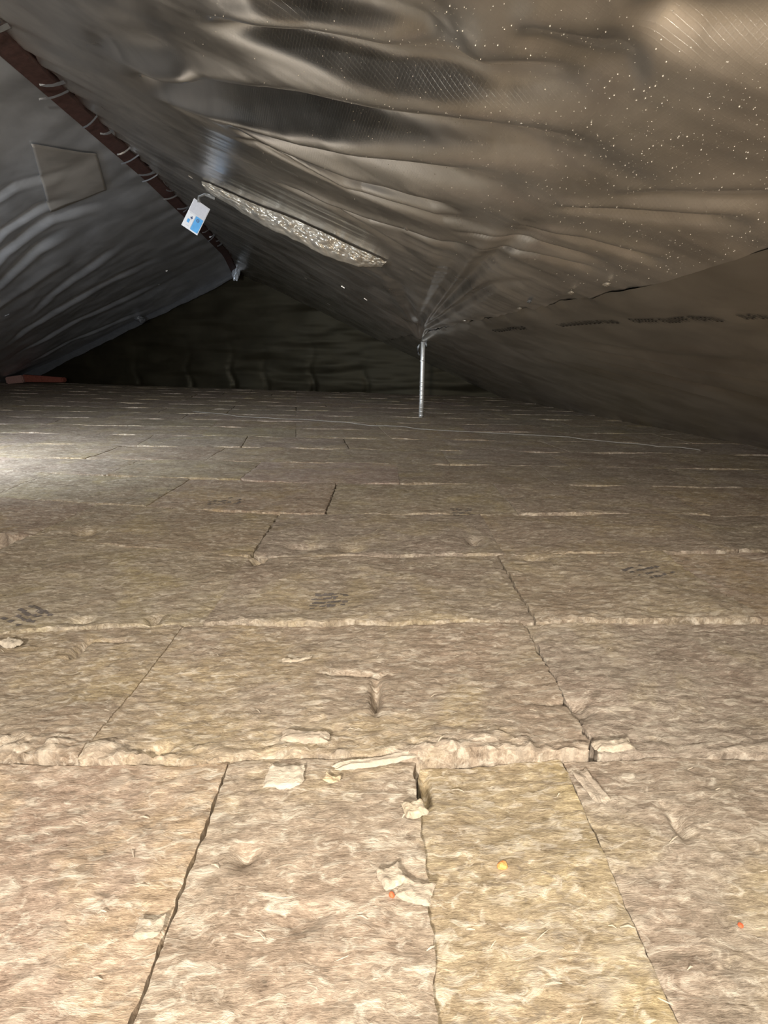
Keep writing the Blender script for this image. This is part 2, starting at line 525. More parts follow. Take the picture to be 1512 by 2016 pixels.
# ------------------------------------------------------------------ foil ceiling
ceiling = empty('ceiling', (0, 0, 0))
setp(ceiling, 'black vapour foil stretched under the sloping attic roof', kind='structure')


def crease(a, b, pts, width, depth, taper=0.25):
    """signed fold profile along a polyline given in sheet metres"""
    pts = np.asarray(pts, float)
    seg = np.linalg.norm(np.diff(pts, axis=0), axis=1); cum = np.concatenate([[0], np.cumsum(seg)]); tot = cum[-1]
    best = np.full(a.shape, 1e9); sd = np.zeros(a.shape); pos = np.zeros(a.shape)
    for k in range(len(seg)):
        d = (pts[k + 1] - pts[k]) / seg[k]
        s = np.clip((a - pts[k, 0]) * d[0] + (b - pts[k, 1]) * d[1], 0, seg[k])
        ex = a - (pts[k, 0] + s * d[0]); ey = b - (pts[k, 1] + s * d[1])
        dist = np.hypot(ex, ey); mk = dist < best
        best = np.where(mk, dist, best); sd = np.where(mk, ex * -d[1] + ey * d[0], sd); pos = np.where(mk, cum[k] + s, pos)
    t = pos / tot
    fade = sstep(0, taper, t) * sstep(0, taper, 1 - t)
    w = width * (0.55 + 0.9 * t)
    q = sd / w
    return depth * fade * np.exp(-q * q) - depth * 0.45 * fade * np.exp(-((sd - 1.5 * w) / (1.2 * w)) ** 2)


def sheet(name, fa, fb, ys, ts, disp, mat, sag=0.0, flip=False, edge0=0.0, thick=0.004):
    """foil between two lines; disp(a, b, Y, t) pushes it along its normal (positive = into the room)"""
    Y, t = np.meshgrid(ys, ts)
    A = fa(Y); B = fb(Y)
    Lm = np.linalg.norm(B - A, axis=-1)
    t2 = t + edge0 * (1 - t) ** 20 * fbm(Y * 7, Y * 0 + 1.3, 4, 91)
    P = A + (B - A) * t2[..., None]
    # normal
    du = np.gradient(P, axis=1); dv = np.gradient(P, axis=0)
    nn = np.cross(du, dv); nn /= np.linalg.norm(nn, axis=-1, keepdims=True) + 1e-12
    nn = np.where(nn[..., 2:3] > 0, -nn, nn)
    a = Y; b = t * Lm.mean()
    P = P + nn * disp(a, b, Y, t)[..., None]
    P[..., 2] -= sag * np.sin(np.pi * np.clip(t, 0, 1))
    nu, nv = len(ys), len(ts)
    f = grid_faces(nu, nv)
    if flip:
        f = f[:, ::-1]
    o = mesh_obj(name, P.reshape(-1, 3), f.tolist(), mat, ceiling)
    set_uv(o.data, np.stack([a.ravel(), b.ravel()], 1))
    o.matrix_parent_inverse = ceiling.matrix_world.inverted()
    o.location = (0, 0, 0)
    return o, P, nn


# fold lines measured on the upper right sheet: (distance along ridge, fraction from ridge to purlin, ...)
LU = 3.35
FOLDS_U = [
    ([(1.334, .75), (1.276, .794), (1.1, .86)], .050, -.030),
    ([(1.95, .48), (1.871, .54), (1.736, .619), (1.66, .70)], .060, -.045),
    ([(2.30, .42), (2.178, .482), (2.039, .558), (1.942, .627), (1.76, .72), (1.50, .81)], .050, -.045),
    ([(1.55, .70), (1.524, .723), (1.493, .762), (1.42, .80)], .045, -.020),
    ([(3.401, .218), (2.805, .413), (2.476, .544), (2.267, .64), (2.099, .711), (1.941, .777), (1.70, .87)], .052, -.050),
    ([(3.428, .274), (3.054, .445), (2.851, .556), (2.615, .653), (2.262, .786), (2.1, .83)], .042, -.042),
    ([(3.264, .387), (3.186, .506), (3.072, .621), (2.864, .717), (2.66, .80)], .038, -.034),
    ([(3.40, .40), (3.285, .452), (3.237, .607), (2.959, .748), (2.60, .83)], .030, -.020),
    ([(3.925, .45), (3.749, .575), (3.83, .70), (3.9, .78)], .04, -.020),
    ([(3.778, .494), (3.604, .652), (3.268, .787), (3.0, .84)], .035, -.024),
    ([(3.474, .25), (3.067, .40), (2.833, .50), (2.551, .60), (2.35, .68)], .045, .026),
    ([(3.2, .22), (3.005, .276), (2.691, .42)], .05, .020),
    ([(7.3, .985), (6.6, .962), (3.64, .899), (2.831, .932)], .03, -.018),
    ([(7.3, .98), (6.6, .955), (3.341, .85), (2.428, .839), (2.02, .90)], .035, -.018),
    ([(7.4, .97), (6.6, .93), (3.913, .836), (2.949, .78)], .04, -.016),
    ([(7.4, .96), (6.812, .93), (5.213, .784), (4.839, .659)], .04, -.022),
    ([(3.177, .798), (2.748, .88), (2.517, .96)], .03, -.022),
    ([(3.05, .77), (2.6, .86), (2.4, .94)], .022, -.016),
    ([(2.25, .83), (2.157, .853), (1.933, .912), (1.72, .967)], .03, -.020),
    ([(2.562, .82), (2.327, .893), (2.175, .976)], .026, -.016),
    ([(2.0, .86), (1.8, .90), (1.5, .97)], .035, -.012),
]


def disp_u(a, b, Y, t):
    d = np.zeros_like(a)
    for pts, w, dep in FOLDS_U:
        d += crease(a, b, [(p[0], p[1] * LU) for p in pts], w * (1.5 if w > .036 else 1.0), dep * 1.5)
    # soft folds running ridge to eave, and the gathering at the prop head
    q = a + 0.25 * b
    d += 0.012 * fbm(q * 2.6, b * 0.55, 3, 101) * sstep(0, .2, t)
    d += 0.004 * fbm(q * 9, b * 1.6, 3, 111) * sstep(0, .2, t)
    r = np.hypot((a - 7.49) * 0.55, b - LU)
    ang = np.arctan2(b - LU, (a - 7.49) * 0.55)
    d += 0.016 * np.sin(ang * 17 + 1.3 * pn(r * 3, ang * 2, 7)) * np.exp(-r / 0.8) * sstep(0.02, .25, r)
    d += 0.10 * np.exp(-(r / 0.16) ** 2)
    r2 = np.hypot(a - 12.5, b)
    d += 0.02 * np.sin(np.arctan2(b, a - 12.5) * 15) * np.exp(-r2 / 0.9) * sstep(.03, .3, r2)
    # small tension pleats at the ridge staples
    d += 0.014 * np.sin(a * 19 + 4 * pn(a * 3, b, 3)) * np.exp(-t * 16)
    d += -0.03 * np.exp(-((1 - t) * LU / 0.05) ** 2) * sstep(2.2, 3.2, Y) * (0.6 + fbm(a * 5, a * 0, 2, 9))
    return d * sstep(0, 0.02, t * 1.0 + 0.01)


def disp_l(a, b, Y, t):
    q = b - 0.35 * a
    d = 0.030 * fbm(q * 0.8 + a * .2, a * 0.9, 3, 121) + 0.014 * fbm(b * 1.1 + a * .8, a * 2.2 - b * 1.2, 3, 131) * sstep(.1, .3, t)
    for pts, w, dep in FOLDS_L:
        d += crease(a, b, [(p[0], p[1] * LL) for p in pts], w, dep)
    d += 0.012 * np.sin(a * 11 + 3 * pn(a * 2, b, 5)) * np.exp(-t * 18)
    return d


def disp_d(a, b, Y, t):
    q = a + 0.45 * b
    d = 0.010 * fbm(q * 0.7, b * 3.2 - q * .8, 3, 141) + 0.010 * fbm(q * 1.6, b * 0.9, 3, 151)
    for pts, w, dep in FOLDS_D:
        d += crease(a, b, [(p[0], p[1] * 2.75) for p in pts], w, dep)
    r = np.hypot((a - 7.49) * .55, b)
    d += 0.10 * np.exp(-(r / 0.16) ** 2) - 0.03 * np.exp(-(t * 2.75 / 0.05) ** 2) * sstep(2.2, 3.2, Y) * (0.6 + fbm(a * 5, a * 0, 2, 9))
    return d


LL = 6.3
FOLDS_L = [
    ([(7.6, .47), (7.303, .396), (6.896, .285), (6.744, .173)], .08, -.05),
    ([(6.3, .33), (6.017, .259), (5.951, .176), (6.146, .126)], .06, -.045),
    ([(6.9, .40), (6.479, .308), (6.291, .187), (6.716, .097)], .07, -.05),
    ([(9.2, .50), (8.682, .397), (8.034, .148)], .08, -.035),
    ([(10.2, .68), (9.687, .549), (9.462, .312), (9.642, .126)], .09, -.045),
    ([(8.2, .62), (8.0, .45), (7.6, .25)], .10, .03),
    ([(11.2, .75), (10.9, .5), (11.2, .2)], .08, -.04),
    ([(5.4, .26), (5.3, .16), (5.6, .08)], .05, -.03),
    ([(12.3, .8), (12.1, .6), (12.4, .3)], .06, -.03)]
FOLDS_D = [
    ([(4.618, .249), (4.042, .377), (3.564, .506), (3.2, .62)], .06, -.025),
    ([(4.3, .2), (4.072, .25), (3.544, .334), (3.171, .401), (2.9, .46)], .05, -.022),
    ([(5.455, .248), (4.825, .477), (4.337, .666)], .07, -.025),
    ([(4.2, .16), (3.6, .24), (2.9, .30), (2.6, .33)], .05, -.016),
    ([(5.0, .30), (4.4, .46), (3.9, .60)], .05, -.018)]


def seq(*parts):
    return np.concatenate([np.linspace(a, b, n, endpoint=False) for a, b, n in parts] + [[parts[-1][1]]])


YU = seq((-2.6, 0.8, 40), (0.8, 4.2, 300), (4.2, 8.4, 170), (8.4, 13.1, 90))
TU = seq((0.0, 0.06, 14), (0.06, 0.3, 55), (0.3, 1.0, 190))


def clip_wall(fn, ys):
    return ys


def to_wall(fn):
    """stretch a line's Y so that it ends on the gable"""
    return fn


S_UP, P_UP, N_UP = sheet('foil_sheet', ridge, purlin, YU, TU, disp_u, M_FOIL, edge0=0.022)
S_UP['label'] = 'upper right sheet of creased black foil with fine woven mesh'
S_LO, P_LO, N_LO = sheet('foil_sheet', purlin, eave_r, seq((-2.6, 1, 30), (1, 5, 160), (5, 12.75, 120)), seq((0, .08, 14), (.08, 1, 100)), disp_d, M_FOIL_D, flip=False)
S_LO['label'] = 'lower right sheet of black foil with printed lettering'


def ridge_low(Y):
    r = ridge(Y); l = eave_l(Y)
    return r + (l - r) * -0.004 + np.array([0, 0, 0.012])


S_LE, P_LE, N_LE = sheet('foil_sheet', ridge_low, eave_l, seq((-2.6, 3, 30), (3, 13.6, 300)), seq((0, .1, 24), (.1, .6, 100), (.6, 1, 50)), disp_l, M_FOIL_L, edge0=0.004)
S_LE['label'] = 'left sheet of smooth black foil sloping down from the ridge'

# dark boarding above the foil
yy = np.linspace(-2.7, 14.2, 18)
for fa, fb in ((ridge, eave_r), (ridge, eave_l)):
    A = fa(yy) + np.array([0, 0, 0.14]); B = fb(yy) + np.array([0, 0, 0.10]); B = B + (B - A) * 0.06
    lowr = np.concatenate([A, B]); upr = lowr + np.array([0, 0, 0.03])
    k = len(yy)
    fs = [[i, i + 1, k + i + 1, k + i] for i in range(k - 1)] + [[2 * k + i, 3 * k + i, 3 * k + i + 1, 2 * k + i + 1] for i in range(k - 1)]
    o = mesh_obj('roof_boarding', np.concatenate([lowr, upr]), fs, M_DECK, ceiling, smooth=False)

# gable foil at the far end
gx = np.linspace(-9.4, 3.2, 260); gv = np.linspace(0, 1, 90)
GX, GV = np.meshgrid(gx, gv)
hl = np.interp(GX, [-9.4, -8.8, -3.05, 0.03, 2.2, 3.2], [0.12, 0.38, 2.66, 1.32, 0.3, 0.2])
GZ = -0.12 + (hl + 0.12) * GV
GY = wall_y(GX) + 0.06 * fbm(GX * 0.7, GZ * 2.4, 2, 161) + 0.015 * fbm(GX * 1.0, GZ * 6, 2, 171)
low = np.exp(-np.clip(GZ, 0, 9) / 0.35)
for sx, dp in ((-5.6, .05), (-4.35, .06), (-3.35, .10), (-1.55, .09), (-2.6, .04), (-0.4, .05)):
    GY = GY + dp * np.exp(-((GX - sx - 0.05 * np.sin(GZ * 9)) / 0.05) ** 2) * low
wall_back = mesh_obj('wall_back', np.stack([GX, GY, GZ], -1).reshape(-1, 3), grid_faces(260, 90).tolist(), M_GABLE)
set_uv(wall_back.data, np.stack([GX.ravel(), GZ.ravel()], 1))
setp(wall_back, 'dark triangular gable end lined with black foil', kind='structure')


def on_sheet(P, N, ys, ts, Y, t):
    """point and normal of a sheet"""
    i = np.clip(np.searchsorted(ys, Y), 1, len(ys) - 1); j = np.clip(np.searchsorted(ts, t), 1, len(ts) - 1)
    fy = (Y - ys[i - 1]) / (ys[i] - ys[i - 1]); ft = (t - ts[j - 1]) / (ts[j] - ts[j - 1])
    p = (P[j - 1, i - 1] * (1 - fy) + P[j - 1, i] * fy) * (1 - ft) + (P[j, i - 1] * (1 - fy) + P[j, i] * fy) * ft
    return p, N[j, i]


YD = seq((-2.6, 1, 30), (1, 5, 160), (5, 12.75, 120)); TD = seq((0, .08, 14), (.08, 1, 100))
YL = seq((-2.6, 3, 30), (3, 13.6, 300)); TL = seq((0, .1, 24), (.1, .6, 100), (.6, 1, 50))
up = lambda Y, t: on_sheet(P_UP, N_UP, YU, TU, Y, t)
lo = lambda Y, t: on_sheet(P_LO, N_LO, YD, TD, Y, t)
le = lambda Y, t: on_sheet(P_LE, N_LE, YL, TL, Y, t)


def child_of(o, parent):
    o.parent = parent
    return o


# a thin squarish patch, browner than the foil, just under the left sheet
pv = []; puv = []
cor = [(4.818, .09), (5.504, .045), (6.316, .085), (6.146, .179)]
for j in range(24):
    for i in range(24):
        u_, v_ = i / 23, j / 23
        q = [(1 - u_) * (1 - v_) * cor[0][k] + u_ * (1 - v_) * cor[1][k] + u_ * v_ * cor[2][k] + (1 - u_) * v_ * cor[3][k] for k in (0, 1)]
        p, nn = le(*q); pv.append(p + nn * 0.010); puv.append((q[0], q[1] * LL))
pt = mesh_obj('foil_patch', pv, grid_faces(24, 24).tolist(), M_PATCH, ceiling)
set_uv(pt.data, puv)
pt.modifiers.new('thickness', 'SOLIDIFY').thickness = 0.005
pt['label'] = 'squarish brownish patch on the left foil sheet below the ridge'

# condensation beads under the near part of the upper sheet
rs = np.random.RandomState(4)
bv = []; bf = []
ring = [(math.cos(k * math.pi / 3), math.sin(k * math.pi / 3)) for k in range(6)]
count = 0
while count < 4200:
    Y = 1.0 + 3.2 * rs.rand() ** 1.3; t = 0.35 + 0.65 * rs.rand() ** 0.8
    dens = math.exp(-((Y - 1.75) / 0.9) ** 2) * (0.25 + 0.75 * (t > 0.55))
    if rs.rand() > dens + 0.06:
        continue
    # beads hang at the crossings of the reinforcing threads
    Y = round(Y * 55) / 55 + rs.randn() * .003; tt = round(t * LU * 55) / 55 / LU + rs.randn() * .001
    if tt > .995 or tt < .1:
        continue
    p, nn = up(Y, tt); nn = Vector(nn); p = Vector(p)
    a = nn.orthogonal().normalized(); b = nn.cross(a)
    r = 0.0005 + 0.0015 * rs.rand() ** 4
    k0 = len(bv)
    for (c, s) in ring: bv.append(p + (a * c + b * s) * r)
    for (c, s) in ring: bv.append(p + (a * c + b * s) * r * .7 + nn * r * .8)
    bv.append(p + nn * r * 1.15)
    for k in range(6):
        bf.append([k0 + k, k0 + (k + 1) % 6, k0 + 6 + (k + 1) % 6, k0 + 6 + k]); bf.append([k0 + 6 + k, k0 + 6 + (k + 1) % 6, k0 + 12])
    count += 1
o = mesh_obj('condensation_droplets', [tuple(v) for v in bv], bf, M_DROP, ceiling)
o.matrix_parent_inverse = ceiling.matrix_world.inverted(); o.location = (0, 0, 0)
setp(o, 'tiny water beads scattered over the black foil', kind='stuff')


# staples and scuffs on the foil
def staple(P, N, ang, L=0.03, parent=ceiling):
    P = Vector(P); N = Vector(N)
    a = N.orthogonal().normalized(); b = N.cross(a)
    d = a * math.cos(ang) + b * math.sin(ang); e = N.cross(d)
    w = 0.005
    c = P + N * 0.004
    pts = [c - d * L - e * w - N * .008, c - d * L + e * w - N * .008, c + d * L + e * w - N * .008, c + d * L - e * w - N * .008,
           c - d * L * .9 - e * w, c - d * L * .9 + e * w, c + d * L * .9 + e * w, c + d * L * .9 - e * w]
    o = mesh_obj('staple', [tuple(p) for p in pts], [[4, 5, 6, 7], [0, 1, 5, 4], [1, 2, 6, 5], [2, 3, 7, 6], [3, 0, 4, 7]], M_STAPLE, parent, smooth=False)
    if parent is ceiling:
        o.matrix_parent_inverse = parent.matrix_world.inverted(); o.location = (0, 0, 0)
    return o


for (Y, t, ang, L) in [(5.313, .094, .3, .02), (8.548, .51, .5, .035), (6.9, .52, .3, .04), (9.6, .40, .2, .022), (9.9, .36, 1.0, .016), (10.3, .30, .1, .014), (11.3, .24, .3, .016), (10.6, .18, .5, .014), (12.4, .22, .2, .02)]:
    p, nn = le(Y, t); staple(p, nn, ang, L)
for (Y, t, ang, L) in [(3.25, .27, 1.2, .012), (5.4, .20, .2, .02), (3.35, .72, .2, .012), (7.2, .75, .6, .025), (7.3, .66, .6, .025), (2.6, .83, .2, .010), (4.3, .78, .3, .012), (8.6, .5, .3, .02), (10.5, .62, .4, .03)]:
    p, nn = up(Y, t); staple(p, nn, ang, L)

# ragged torn pleats along the ridge edge of the right sheet
for k in range(20):
    Y = 3.7 + k * 0.36 + rs.uniform(-.17, .17)
    p, nn = up(Y, .004); p = Vector(p); nn = Vector(nn)
    down = (Vector(ridge_low(Y)) + Vector((-0.15, 0, -0.08)) - p).normalized()
    L = rs.uniform(.03, .19); w = rs.uniform(.004, .04)
    sk = rs.uniform(-.12, .12)
    side = Vector((rs.uniform(-.3, .3), 1, rs.uniform(-.2, .2))).normalized()
    vs = []
    for i in range(5):
        f = i / 4
        c = p + Vector((0.04, 0, -0.02)) + down * (L * f) + Vector((0, sk * f, -0.02 * math.sin(f * 2.4)))
        ww = w * (1 - 0.75 * f) * rs.uniform(.7, 1.2)
        for sgn, dz in ((-1, 0), (0, -0.012), (1, 0)):
            vs.append(tuple(c + side * (ww * sgn) + Vector((0, 0, dz))))
    o = mesh_obj('torn_pleat', vs, grid_faces(3, 5).tolist(), M_CLEAR if k % 5 == 0 else M_HEM, ceiling, smooth=False)
    o.matrix_parent_inverse = ceiling.matrix_world.inverted(); o.location = (0, 0, 0)


def crumple(name, center, size, seed, mat, parent, stretch=(1, 1, 1), twist=0.0):
    """small gathered knot of film"""
    bm = bmesh.new(); bmesh.ops.create_icosphere(bm, subdivisions=3, radius=1)
    r = np.random.RandomState(seed)
    dirs = r.randn(14, 3); dirs /= np.linalg.norm(dirs, axis=1, keepdims=True)
    for v in bm.verts:
        n = np.array(v.co); q = np.abs(dirs @ n)
        s = 0.62 + 0.5 * q.max() ** 6 - 0.35 * np.sort(q)[-2] ** 3
        c = Vector(n * s)
        c = Vector((c.x * stretch[0], c.y * stretch[1], c.z * stretch[2]))
        c.rotate(Euler((0, twist, 0)))
        v.co = c * size + Vector(center)
    me = bpy.data.meshes.new(name); bm.to_mesh(me); bm.free(); me.materials.append(mat)
    o = bpy.data.objects.new(name, me); COL.objects.link(o); o.parent = parent
    o.matrix_parent_inverse = parent.matrix_world.inverted()
    return o


g1 = crumple('foil_gather', (-3.02, 12.30, 2.43), 0.13, 3, M_FILMGLINT, ceiling, (0.8, 0.6, 1.8), 0.25)
g1['label'] = 'crumpled film painted with a cool glint, gathered at the gable peak'
g2 = crumple('foil_gather', (0.60, 7.36, 1.12), 0.085, 5, M_FILMGLINT, ceiling, (0.7, 0.8, 2.3), 0.55)
g2['label'] = 'crumpled film painted with a cool glint, gathered over the steel prop'
g3 = crumple('foil_gather', (-5.20, 12.55, 1.55), 0.12, 8, M_HEM, ceiling, (1.3, .6, .8), 0.3)
g3['label'] = 'grey crumpled film on the left gable edge'
for k, (Y, t) in enumerate([(2.62, .975), (2.95, .972), (3.5, .97), (3.8, .985), (5.2, .985)]):
    p, nn = up(Y, t)
    q = crumple('foil_gather', tuple(p + nn * 0.012), 0.020, 20 + k, M_SILVER if k != 2 else M_CLEAR, ceiling, (0.8, 2.4, 0.45), 0.3)

# taped hem where the left slope meets the gable
hv = []
for k in range(70):
    f = k / 69
    x = -3.10 + (-8.75 + 3.10) * f
    z = np.interp(x, [-8.8, -3.05], [0.20, 2.46]); w = 0.10 + 0.12 * f + 0.05 * float(fbm(f * 14, 0.3, 3, 33))
    y = float(wall_y(x)) - 0.16
    hv += [(x, y + .10, z + w * .5 + .02), (x, y - .015 + 0.03 * float(fbm(f * 20, 1.3, 2, 35)), z + .0), (x, y + .05, z - w * .75)]
hem = mesh_obj('foil_hem', hv, grid_faces(3, 70).tolist(), M_HEM, wall_back, smooth=True)
hem['label'] = 'grey taped strip along the left gable edge'


# ------------------------------------------------------------------ printed lettering on the lower right sheet
def strokes(name, fn, Y0, Y1, t0, t1, hgt, mat, parent, seed, n):
    """a line of tiny illegible characters printed on foil"""
    r = np.random.RandomState(seed); vs = []; fs = []
    for k in range(n):
        f0 = k / n; f1 = f0 + 0.62 / n
        for (g0, g1, h0, h1) in ([(f0, f0 + .18 / n, 0, 1), (f0, f1, .80, 1), (f1 - .18 / n, f1, r.choice([0, .4]), 1)] if r.rand() < .5 else [(f0, f0 + .18 / n, 0, 1), (f0, f1, 0, .2), (f0, f1, .42, .6)]):
            q = []
            for (g, h) in ((g0, h0), (g1, h0), (g1, h1), (g0, h1)):
                p, nn = fn(Y0 + (Y1 - Y0) * g, t0 + (t1 - t0) * g + (h - .5) * hgt / 2.75)
                q.append(tuple(p + nn * 0.003))
            k0 = len(vs); vs += q; fs.append([k0, k0 + 1, k0 + 2, k0 + 3])
    o = mesh_obj(name, vs, fs, mat, parent, smooth=False)
    setp(o, kind='stuff')
    o.matrix_parent_inverse = parent.matrix_world.inverted(); o.location = (0, 0, 0)
    return o


for k, (Y0, Y1, t0, t1, n) in enumerate([(3.75, 3.13, .071, .087, 14), (2.996, 2.80, .089, .096, 8), (2.775, 2.60, .097, .101, 8), (2.575, 2.43, .100, .110, 7), (2.33, 2.238, .113, .125, 5), (2.20, 2.05, .126, .140, 7), (5.0, 4.3, .06, .066, 12)]):
    w = strokes('printed_lettering', lo, Y0, Y1, t0, t1, 0.046, M_INKF, ceiling, 50 + k, n)
    w['label'] = 'row of small dark printed characters on the foil'

# ------------------------------------------------------------------ ridge beam seen between the sheets
beam = empty('ridge_beam', (float(ridge(6)[0]), 6, 2.6))
setp(beam, 'red-brown ridge beam showing between the left and right foil sheets', 'beam')
bvs = []; nb_ = 40
for k in range(nb_):
    Y = 1.0 + 11.4 * k / (nb_ - 1); r = ridge(Y)
    for dx, dz in ((-.11, -.085), (-.11, -.045), (.0, .0), (.0, -.045)):
        bvs.append((r[0] + dx - beam.location.x, Y - 6, r[2] + dz - 2.6 + 0.015))
bfs = []
for k in range(nb_ - 1):
    for s in range(4):
        s2 = (s + 1) % 4
        bfs.append([k * 4 + s, k * 4 + s2, k * 4 + 4 + s2, k * 4 + 4 + s])
bfs += [[3, 2, 1, 0], [(nb_ - 1) * 4 + s for s in range(4)]]
mesh_obj('beam_body', bvs, bfs, M_RED, beam, smooth=False)

# ------------------------------------------------------------------ steel prop
bz = top_z(.49, 7.49)[0]
prop = empty('steel_prop', (.49, 7.49, bz - 0.02))
setp(prop, 'thin shiny steel prop standing on the insulation under the foil', 'post')
H = 0.99 - bz
vs, fs = tube([(0, 0, 0), (0.006, 0, H * .25), (0.008, 0, H * .5), (0.010, 0, H * .75), (0.012, 0, H)], 0.030, 14)
mesh_obj('tube', vs, fs, M_STEEL, prop)
vs, fs = tube([(0.010, 0, H * .74), (0.010, 0, H * .755), (0.0105, 0, H * .77)], [.033, .036, .033], 14)
mesh_obj('collar', vs, fs, M_STEEL, prop)
for k in range(9):
    vs, fs = tube([(0.003 + .0006 * k, 0, H * (.04 + .055 * k)), (0.003 + .0006 * k, 0, H * (.052 + .055 * k))], [.0325, .0325], 12)
    mesh_obj('thread_ring', vs, fs, M_STEEL, prop)
vs, fs = tube([(-.034, -.01, H * .97), (-.052, -.01, H * .93), (-.054, -.01, H * .86), (-.036, -.01, H * .83)], [.010, .016, .013, .008], 8)
mesh_obj('clip', vs, fs, M_CLEAR, prop)
vs, fs = tube([(.045, -.01, H * 1.0), (.058, -.01, H * .95), (.052, -.01, H * .92)], [.016, .012, .006], 8)
mesh_obj('tie_end', vs, fs, M_CLEAR, prop)

# ------------------------------------------------------------------ crumpled silver film hanging under the upper sheet near the ridge
edge_t = [(5.27, .24), (5.04, .35), (4.80, .46), (4.62, .57), (4.52, .67), (4.47, .73)]
drop = [0.05, 0.09, 0.125, 0.13, 0.09, 0.015]
nu, nv = 120, 26
fv = []
for j in range(nv):
    for i in range(nu):
        f = i / (nu - 1); g = j / (nv - 1)
        Yt, tt = [np.interp(f, np.linspace(0, 1, 6), [e[k] for e in edge_t]) for k in (0, 1)]
        p, nn = up(Yt, tt)
        dz = np.interp(f, np.linspace(0, 1, 6), drop) * (1 + 0.12 * float(fbm(f * 11, 4.4, 3, 207)))
        cr = abs(float(fbm(f * 11 + g * 1.5, g * 2.2 - f * 9, 3, 201))) * 0.10 + abs(float(pn(f * 19 - g * 2.5, g * 3 + f * 13, 203))) * 0.035
        side = 0.05 * g * (1 - f)
        fv.append(p + nn * 0.012 + np.array([-0.04 * g + side, 0.10 * g * g - cr * math.sin(math.pi * (0.12 + 0.88 * g)), -dz * g]))
fv = np.array(fv); c0 = fv.mean(0)
film = mesh_obj('plastic_film', fv - c0, grid_faces(nu, nv).tolist(), M_SILVER, loc=tuple(c0), smooth=True)
sol = film.modifiers.new('thickness', 'SOLIDIFY'); sol.thickness = 0.004
setp(film, 'crumpled silvery plastic film strip taped under the black foil near the ridge', 'plastic film')

# ------------------------------------------------------------------ white and blue card tag hanging from the film
tw, tl = 0.150, 0.245
tag_o = empty('card_tag', (-1.56, 5.33, 2.055))
tag_o.rotation_euler = (math.radians(8), math.radians(33), math.radians(8))
setp(tag_o, 'small white and blue card tag hanging from the silver film', 'tag')


def panel(name, x0, x1, z0, z1, y, mat, parent, th=0.004):
    v = [(x0, y, z0), (x1, y, z0), (x1, y, z1), (x0, y, z1), (x0, y + th, z0), (x1, y + th, z0), (x1, y + th, z1), (x0, y + th, z1)]
    return mesh_obj(name, v, [[0, 1, 2, 3], [7, 6, 5, 4], [0, 4, 5, 1], [1, 5, 6, 2], [2, 6, 7, 3], [3, 7, 4, 0]], mat, parent, smooth=False)


h2 = tw / 2
card = panel('card', -h2, h2, -tl, 0, 0, M_WHITE, tag_o)
panel('grey_panel', -h2 + .006, h2 - .004, -tl * .44, -.004, -.0035, M_GREYC, tag_o, .003)
panel('blue_panel', 0.002, h2 - .006, -tl + .012, -tl * .46, -.0035, M_BLUE, tag_o, .003)
wp = panel('white_panel', -h2 + .014, -0.002, -tl + .016, -tl * .47, -.0035, M_WHITE, tag_o, .003)
panel('blue_mark', -h2 + .026, -h2 + .046, -tl * .80, -tl * .68, -.006, M_BLUE, wp, .002)
panel('dark_stroke', -h2 + .040, -h2 + .060, -tl * .62, -tl * .58, -.006, M_BLUE2, wp, .002)
panel('dark_stroke', -h2 + .048, -h2 + .054, -tl * .66, -tl * .55, -.006, M_BLUE2, wp, .002)
panel('dark_stroke', -h2 + .030, -h2 + .058, -tl * .905, -tl * .895, -.006, M_GREYC, wp, .002)
rv, rf = [], []
for k in range(16):
    t = 2 * math.pi * k / 16
    for r_, y_ in ((.0075, -.006), (.0125, -.006)):
        rv.append((.030 + r_ * math.cos(t), y_, -tl * .57 + r_ * math.sin(t)))
for k in range(16):
    k2 = (k + 1) % 16; rf.append([2 * k, 2 * k + 1, 2 * k2 + 1, 2 * k2])
mesh_obj('ring_mark', rv, rf, M_BLUE2, tag_o, smooth=False)
vs, fs = tube([(-.03, 0.004, -.01), (-.05, .01, .03), (-.02, .03, .075), (.06, .04, .10)], [.016, .010, .012, .02], 6)
hg = mesh_obj('hanger_strip', vs, fs, M_CLEAR, tag_o, smooth=False)

# ------------------------------------------------------------------ red plank end at the far left corner
pk = empty('red_plank', (-7.72, 12.75, float(lay(-7.72, 12.75)) + .01))
setp(pk, 'red-brown timber lying at the far left foot of the gable', 'timber')


def bevel_box(name, size, mat, parent, loc=(0, 0, 0), rot=(0, 0, 0), bev=0.02, taper=0.0):
    bm = bmesh.new(); bmesh.ops.create_cube(bm, size=1)
    for v in bm.verts:
        v.co = Vector((v.co.x * size[0], v.co.y * size[1], v.co.z * size[2] * (1 - taper * (v.co.x + .5))))
    bmesh.ops.bevel(bm, geom=bm.edges[:], offset=bev, segments=2, affect='EDGES')
    me = bpy.data.meshes.new(name); bm.to_mesh(me); bm.free(); me.materials.append(mat)
    o = bpy.data.objects.new(name, me); COL.objects.link(o); o.parent = parent; o.location = loc; o.rotation_euler = rot
    return o


bevel_box('plank_body', (0.95, 0.16, 0.16), M_RED2B, pk, (0.18, 0, 0.11), (0, math.radians(2), math.radians(-6)), taper=.35)
bevel_box('plank_end', (0.36, 0.17, 0.15), M_PINK, pk, (-0.42, -0.06, 0.10), (0, math.radians(-6), math.radians(8)), taper=-.1)

